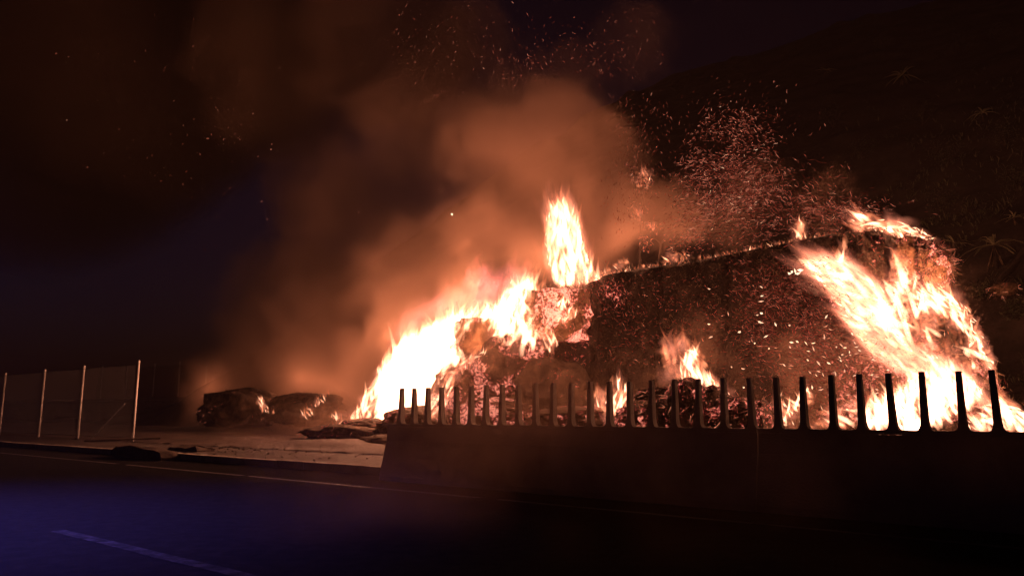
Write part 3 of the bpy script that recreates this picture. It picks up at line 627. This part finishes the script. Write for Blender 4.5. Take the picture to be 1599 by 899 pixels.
def yucca(u, v, size, label, nb=15, stem=.5, hang=8):
    q = on_hill(u, v)
    if not q: return
    s, c, z = q; b0 = P(s, c, z - .1); e = empty('yucca', b0, label, 'plant', 'yucca-like plants on the hillside')
    top = b0 + Vector((0, 0, stem + .1)); mb = MB(); mb.tube([b0, b0.lerp(top, .5) + Vector((.03, 0, 0)), top], [.07, .06, .05], 7); mb.build('stem', M['bark'], e, True)
    for k in range(nb):
        a = 2 * math.pi * k / nb + U(-.2, .2); el = U(.1, 1.1); d = Vector((math.cos(a) * math.cos(el), math.sin(a) * math.cos(el), math.sin(el)))
        mb = MB(); blade(mb, top, d, size * U(.8, 1.15), .035 * size, U(.45, .8)); mb.build('leaf', M['yucca'], e, True)
    for k in range(hang):
        a = U(0, 6.28); d = Vector((math.cos(a) * .35, math.sin(a) * .35, -.9)).normalized(); mb = MB(); blade(mb, top - Vector((0, 0, .05)), d, size * U(.6, .9), .04 * size, .1); mb.build('dead_leaf', M['straw'], e, True)
yucca(1556, 424, 1.5, 'large spiky plant with long drooping leaves right of the fire', 16, 1.1)
yucca(1492, 400, 1.0, 'smaller spiky plant between the fire and the large spiky one', 12, .6)
yucca(1411, 135, 1.5, 'faint spiky plant high on the dark hillside', 14, .9)
yucca(1585, 350, .9, 'small leafy plant near the right edge above the large spiky one', 10, .3, 3)
yucca(1536, 190, 1.1, 'faint spiky plant high near the right edge', 12, .5, 5)
yucca(1290, 120, 1.1, 'faint spiky plant high above the right half of the stack', 12, .5, 5)
q = on_hill(1560, 462)
if q:
    s, c, z = q; e = empty('fallen_log', P(s, c, z), 'fallen log slanting on the hillside at the right edge', 'log')
    q2 = on_hill(1612, 405) or (s + 2, c + 1.5, z + 1.6)
    a, b_ = P(s, c - .3, z + .35), P(q2[0], q2[1] - .3, q2[2] + .5); mb = MB(); mb.tube([a.lerp(b_, k / 5) + Vector((0, 0, .06 * math.sin(k * 2))) for k in range(6)], [.10, .12, .13, .13, .14, .14], 8); mb.build('log_body', M['bark'], e, True)
    mb = MB(); mb.tube([a.lerp(b_, .1), a.lerp(b_, .1) + Vector((.5, -.1, -.7))], [.05, .02], 5); mb.build('broken_limb', M['bark'], e)
    lumpy('smouldering_tuft', 1568, 452, 22, 10, c - .6, .3, 'smouldering dry tuft below the fallen log', 'dry brush', M['hot'], None, 0, .3, 300, 31, .12, 4)
def bush(u, v, r, label):
    q = on_hill(u, v)
    if not q: return
    s, c, z = q; b0 = P(s, c, z - .05); e = empty('shrub', b0, label, 'shrub', 'shrubs on the dark hillside')
    mb = MB()
    for _ in range(6): d = Vector((U(-1, 1), U(-1, 1), U(.8, 1.6))).normalized(); mb.tube([b0, b0 + d * r * .5, b0 + d * r + Vector((0, 0, .1))], [.03, .02, .008], 4)
    mb.build('stems', M['bark'], e); mb = MB()
    for _ in range(380):
        d = Vector((random.gauss(0, 1), random.gauss(0, 1), random.gauss(0, 1))).normalized() * r * R() ** .4; p = b0 + Vector((d.x, d.y, d.z * .8 + r * .8)); t = Vector((U(-1, 1), U(-1, 1), U(-.6, .6))).normalized() * U(.07, .16); o = t.orthogonal().normalized() * U(.02, .04)
        mb.add([p, p + t * .5 + o, p + t, p + t * .5 - o], [(0, 1, 2, 3)])
    tag(mb.build('foliage', M['leaf'], e), kind='stuff')
for u, v, lab in ((1300, 200, 'unlit shrub on the upper slope above the lone tongue on the top edge'), (1440, 200, 'unlit shrub on the upper slope above the corner flames'), (1380, 80, 'unlit shrub beside the highest spiky plant, on its left'),
                  (1560, 60, 'unlit shrub nearest the top right corner of the view'), (1230, 90, 'unlit shrub farthest left on the upper slope, above the spark swarm'), (1480, 260, 'unlit shrub halfway up the slope above the shaggy glowing clump'), (1570, 230, 'unlit shrub at the right edge, below the high spiky plant')):
    bush(u, v, U(.8, 1.4), lab)
grass = MB(); shrub = MB(); cnt = 0
while cnt < 6500:
    s, c = U(-14, 26), CS + 6 + abs(random.gauss(0, 12))
    if nz(s, c, .22, 31) < -.05: continue
    z = hill_z(s, c); cnt += 1; b0 = P(s, c, z - .03)
    for _ in range(3):
        a = U(0, 6.28); t = U(.5, 1.3); d = Vector((math.cos(a) * math.cos(t), math.sin(a) * math.cos(t), math.sin(t))); L = U(.15, .55); o = Vector((-d.y, d.x, 0)).normalized() * U(.008, .02)
        p1 = b0 + d * L * .6; p2 = b0 + d * L + Vector((0, 0, -.25 * L)); grass.add([b0 - o, b0 + o, p1 + o, p1 - o, p2], [(0, 1, 2, 3), (3, 2, 4)])
tag(grass.build('hillside_grass', M['leaf']), 'sparse dry grass covering the dark hillside', 'grass', kind='stuff')
for u, v, r, lab in ((1590, 300, .9, 'leafy shrub at the right edge above the small leafy plant'), (1470, 330, .8, 'dark shrub just above the top right corner of the stack'), (1350, 250, 1.0, 'dark shrub above the right end of the stack'), (1500, 90, 1.3, 'dark shrub high on the hillside near the top right'),
                  (1590, 500, .6, 'low shrub at the right edge beside the burning slope'), (1535, 470, .5, 'small shrub between the burning slope and the fallen log')): bush(u, v, r, lab)

# ------------------------------------------------------------------ sparks
def sparks(name, label, zones, mat=None):
    """zones: (polygon or gaussian, count, flow fn, length px, heat range, c range)"""
    mb = MB()
    for kind, geo, n, flow, ln, hr, cr, wpx in zones:
        k = 0
        while k < n:
            if kind == 'p':
                xs = [p[0] for p in geo]; ys = [p[1] for p in geo]; x, y = U(min(xs), max(xs)), U(min(ys), max(ys))
                if not inside(geo, x, y): continue
                ed = edge_dist(geo, x, y)
                if R() > min(1, .04 + ed / 80): continue
                if R() > .35 + 1.3 * (noise.noise(Vector((x * .02, y * .02, n))) + .4): continue
            else: x, y = random.gauss(geo[0], geo[2]), random.gauss(geo[1], geo[3])
            k += 1; c = U(*cr); f = flow(x, y) if callable(flow) else flow; a = math.atan2(f[1], f[0]) + random.gauss(0, .55); L = ln * U(.4, 1.5)
            s, z = W(x, y, c); s2, z2 = W(x + math.cos(a) * L, y + math.sin(a) * L, c)
            if z < ZF + .1: continue
            p, q = P(s, c, z), P(s2, c, z2); t = (q - p); wm = t.length * wpx / L * U(.6, 1.3); t1 = t.normalized(); o = t1.orthogonal().normalized() * wm; o2 = t1.cross(o)
            m = p.lerp(q, .5) + Vector((0, 0, U(-.12, .12) * t.length)); h_ = hr[0] + (hr[1] - hr[0]) * R() ** 2.6 * (2.2 if R() < .04 else 1)
            mb.add([p, m + o, m - o * .5 + o2 * .87, m - o * .5 - o2 * .87, q], [(0, 2, 1), (0, 3, 2), (0, 1, 3), (4, 1, 2), (4, 2, 3), (4, 3, 1)], [h_] * 5)
    return tag(mb.build(name, mat or M['spark']), label, 'sparks', kind='stuff')
def swirl(x, y): return (1, -.25 + .9 * noise.noise(Vector((x * .012, y * .012, 3)))) 
cloud = [(1030, 400), (1035, 300), (1050, 240), (1085, 190), (1120, 165), (1170, 160), (1205, 185), (1215, 240), (1240, 290), (1290, 315), (1345, 300), (1390, 330), (1340, 362), (1240, 378), (1150, 393), (1060, 408)]
sparks('spark_cloud', 'dense swarm of dull red sparks whirling above the roof edge of the stack', [
    ('p', cloud, 6000, swirl, 6.5, (.02, .45), (CS + 1.5, CS + 6), .34),
    ('g', (1200, 300, 60, 30), 600, fl(1, .5), 9, (.04, .4), (CS + 2, CS + 5), .45),
    ('g', (1300, 330, 45, 14), 500, fl(1, .25), 10, (.05, .45), (CS + 2, CS + 5), .45),
    ('g', (1150, 195, 50, 34), 300, fl(.4, -1), 6, (.05, .4), (CS + 2, CS + 5), .42)])
face = [(905, 450), (950, 430), (1100, 405), (1250, 382), (1380, 372), (1440, 440), (1470, 560), (1520, 660), (1200, 668), (1130, 600), (960, 600), (900, 560)]
sparks('face_sparks', 'sparks flying in front of the dark face of the stack', [
    ('p', face, 3600, lambda x, y: (1, .15 + .9 * noise.noise(Vector((x * .01, y * .01, 9)))), 6.5, (.02, .28), (CS - 3, CS - .8), .42),
    ('p', [(1130, 400), (1290, 385), (1330, 480), (1400, 560), (1380, 640), (1200, 620), (1140, 520)], 3800, lambda x, y: (1, .35 + .8 * noise.noise(Vector((x * .012, y * .012, 5)))), 8, (.03, .30), (CS - 3, CS - .9), .42),
    ('g', (930, 455, 28, 16), 300, fl(.3, 1), 5, (.04, .34), (CS - 1.6, CS - .5), .5),
    ('g', (1290, 590, 70, 40), 220, fl(1, .2), 7, (.1, .8), (CS - 4, CS - 2), .7)])
sparks('large_sparks', 'large bright flying embers in front of the right part of the stack', [
    ('g', (1270, 560, 60, 45), 38, fl(1, .2), 7, (.8, 1.5), (CS - 5, CS - 2.5), 1.4),
    ('g', (1180, 500, 35, 50), 14, fl(1, .2), 7, (.8, 1.4), (CS - 5, CS - 2.5), 1.7),
    ('g', (1360, 580, 60, 40), 46, fl(1, .6), 8, (.7, 1.4), (CS - 5, CS - 2.5), 1.2),
    ('g', (1242, 425, 6, 8), 5, fl(1, .2), 8, (1.2, 1.5), (CS - 4, CS - 3), 2.6)])
sparks('sky_sparks', 'fine sparks drifting high in the smoke and the night sky', [
    ('p', [(560, 0), (1040, 0), (1050, 110), (1030, 260), (960, 330), (900, 130), (760, 160), (700, 300), (600, 120)], 480, fl(.3, -1), 5, (.05, .34), (CS - 2, CS + 8), .42),
    ('p', [(760, 60), (980, 60), (1000, 130), (780, 150)], 220, fl(-.5, -1), 5, (.05, .28), (CS - 2, CS + 8), .42),
    ('p', [(940, 150), (1050, 140), (1060, 330), (1000, 400), (930, 390)], 420, fl(.1, -1), 5, (.06, .35), (CS, CS + 8), .45),
    ('p', [(60, 0), (700, 0), (700, 420), (560, 420), (380, 460), (120, 330)], 130, fl(.4, -1), 3, (.08, .35), (CS - 2, CS + 8), .45),
    ('g', (350, 190, 40, 30), 30, fl(.4, -1), 3, (.15, .4), (CS - 2, CS + 8), .45),
    ('g', (704, 335, .5, .5), 1, fl(1, -.2), 6, (1.3, 1.4), (CS - 2, CS - 1), 2.2)])

# ------------------------------------------------------------------ smoke, with faint puffs standing in for lens glare
PUFFS = [  # u, v, radius px, c offset, density
    (850, 250, 120, 5, .9), (760, 235, 90, 4.5, .9), (940, 240, 90, 6, .7), (660, 185, 95, 5.5, .8), (560, 330, 100, 6, .6), (490, 300, 75, 7, .5),
    (450, 105, 120, 6.5, .9), (600, 60, 130, 7, .9), (260, 60, 180, 8, .7), (60, 90, 190, 9, .6), (740, 90, 90, 7, .5), (880, 130, 80, 7, .35), (640, 440, 100, 4, .9), (560, 520, 100, 5, .8), (450, 540, 80, 7, .5),
    (740, 380, 95, 4, .9), (840, 370, 90, 5, .8), (500, 590, 95, 9, .9), (400, 640, 80, 11, .6), (460, 480, 90, 8, .6), (960, 340, 100, 6, .5), (520, 420, 85, 6, .6), (1040, 350, 80, 5, .55), (1150, 330, 100, 6, .32), (1280, 335, 65, 5, .3),
    (1250, 590, 90, -1.4, .35), (1060, 540, 80, -1.0, .12), (1360, 590, 70, -1.4, .35), (640, 490, 50, 2.2, 1.5), (710, 430, 60, 2.4, 1.3), (570, 590, 50, 2.0, 1.2), (420, 690, 60, -2, .10), (540, 660, 50, -1, .2),
    (700, 560, 130, -1.2, .07), (860, 480, 90, -1.2, .06), (1420, 520, 140, -1.2, .06), (990, 70, 80, 8, .2), (700, 680, 240, -15.5, .6), (1380, 680, 230, -16.0, .45), (1050, 690, 220, -15.8, .45),  # faint puffs round flames and before the barrier imitate bloom and lens glare
]
import os
def smoke():
    m, n, l = newmat('smoke')
    out = n.new('ShaderNodeOutputMaterial'); pv = n.new('ShaderNodeVolumePrincipled'); l.new(pv.outputs[0], out.inputs['Volume'])
    pv.inputs['Color'].default_value = (.62, .44, .34, 1); pv.inputs['Anisotropy'].default_value = 0.15; pv.inputs['Density'].default_value = 1.0; pv.inputs['Density Attribute'].default_value = 'density'
    m.cycles.volume_step_rate = 2.0
    g = bpy.data.node_groups.new('smoke_field', 'GeometryNodeTree'); g.interface.new_socket('Geometry', in_out='INPUT', socket_type='NodeSocketGeometry'); g.interface.new_socket('Geometry', in_out='OUTPUT', socket_type='NodeSocketGeometry')
    n = g.nodes; l = g.links; go = n.new('NodeGroupOutput'); vc = n.new('GeometryNodeVolumeCube'); sm = n.new('GeometryNodeSetMaterial'); sm.inputs['Material'].default_value = m
    l.new(vc.outputs[0], sm.inputs[0]); l.new(sm.outputs[0], go.inputs[0])
    pos = n.new('GeometryNodeInputPosition')
    def disp(src, scale, amp, detail):
        ns = n.new('ShaderNodeTexNoise'); ns.inputs['Scale'].default_value = scale; ns.inputs['Detail'].default_value = detail; ns.inputs['Roughness'].default_value = .55; l.new(src, ns.inputs['Vector'])
        sub = n.new('ShaderNodeVectorMath'); sub.operation = 'SUBTRACT'; l.new(ns.outputs['Color'], sub.inputs[0]); sub.inputs[1].default_value = (.5, .5, .5)
        sc = n.new('ShaderNodeVectorMath'); sc.operation = 'MULTIPLY_ADD'; l.new(sub.outputs[0], sc.inputs[0]); sc.inputs[1].default_value = (amp, amp, amp); l.new(src, sc.inputs[2]); return sc.outputs[0]
    q = disp(disp(disp(pos.outputs[0], .2, 3.5, 1.5), .42, 4.6, 4), 1.0, 1.9, 3)
    last = None; lo = Vector((1e9,) * 3); hi = -lo
    for u, v, rr, dc, dn in PUFFS:
        c = CS + dc; s, z = W(u, v, c); s2, _ = W(u + rr, v, c); rm = abs(s2 - s) * .85; o = P(s, c, z)
        for k in range(3): lo[k] = min(lo[k], o[k] - rm - 3.5); hi[k] = max(hi[k], o[k] + rm + 3.5)
        ds = n.new('ShaderNodeVectorMath'); ds.operation = 'DISTANCE'; l.new(q, ds.inputs[0]); ds.inputs[1].default_value = o
        mr = n.new('ShaderNodeMapRange'); mr.interpolation_type = 'SMOOTHSTEP'; l.new(ds.outputs['Value'], mr.inputs[0]); mr.inputs[1].default_value = rm * 1.05; mr.inputs[2].default_value = rm * (.74 if dc > -5 else 0); mr.inputs[3].default_value = 0; mr.inputs[4].default_value = dn * (.30 if dc < 0 else .20)
        if last:
            mx = n.new('ShaderNodeMath'); mx.operation = 'MAXIMUM'; l.new(last, mx.inputs[0]); l.new(mr.outputs[0], mx.inputs[1]); last = mx.outputs[0]
        else: last = mr.outputs[0]
    lo.z = max(lo.z, .25); l.new(last, vc.inputs['Density']); vc.inputs['Min'].default_value = lo; vc.inputs['Max'].default_value = hi
    for k, ax in enumerate('XYZ'): vc.inputs['Resolution ' + ax].default_value = int((hi[k] - lo[k]) / VOX)
    print('smoke grid', lo, hi)
    me = bpy.data.meshes.new('smoke'); me.materials.append(m); o = bpy.data.objects.new('smoke', me); COL.objects.link(o)
    md = o.modifiers.new('field', 'NODES'); md.node_group = g
    tag(o, 'billowing orange-lit smoke drifting up and left from the burning stack, plus faint puffs imitating lens glare', 'smoke', kind='stuff')
VOX = .34
if not os.environ.get('NOSMOKE'): smoke()
if not os.environ.get('NOHAZE'):
    m, n, l = newmat('haze_air'); out = n.new('ShaderNodeOutputMaterial'); pv = n.new('ShaderNodeVolumePrincipled'); l.new(pv.outputs[0], out.inputs['Volume'])
    pv.inputs['Color'].default_value = (.85, .72, .72, 1); pv.inputs['Density'].default_value = .0004; pv.inputs['Density Attribute'].default_value = ''
    mb = MB(); mb.box(Vector((-1200, -1200, -1.2)), Vector((2400, 0, 0)), Vector((0, 2400, 0)), Vector((0, 0, 76)))  # air volume added so lamp light spreads like veiling glare
    tag(mb.build('haze', m), 'thin smoky night air over the whole place, added as a veil like lens glare', 'haze', kind='stuff')
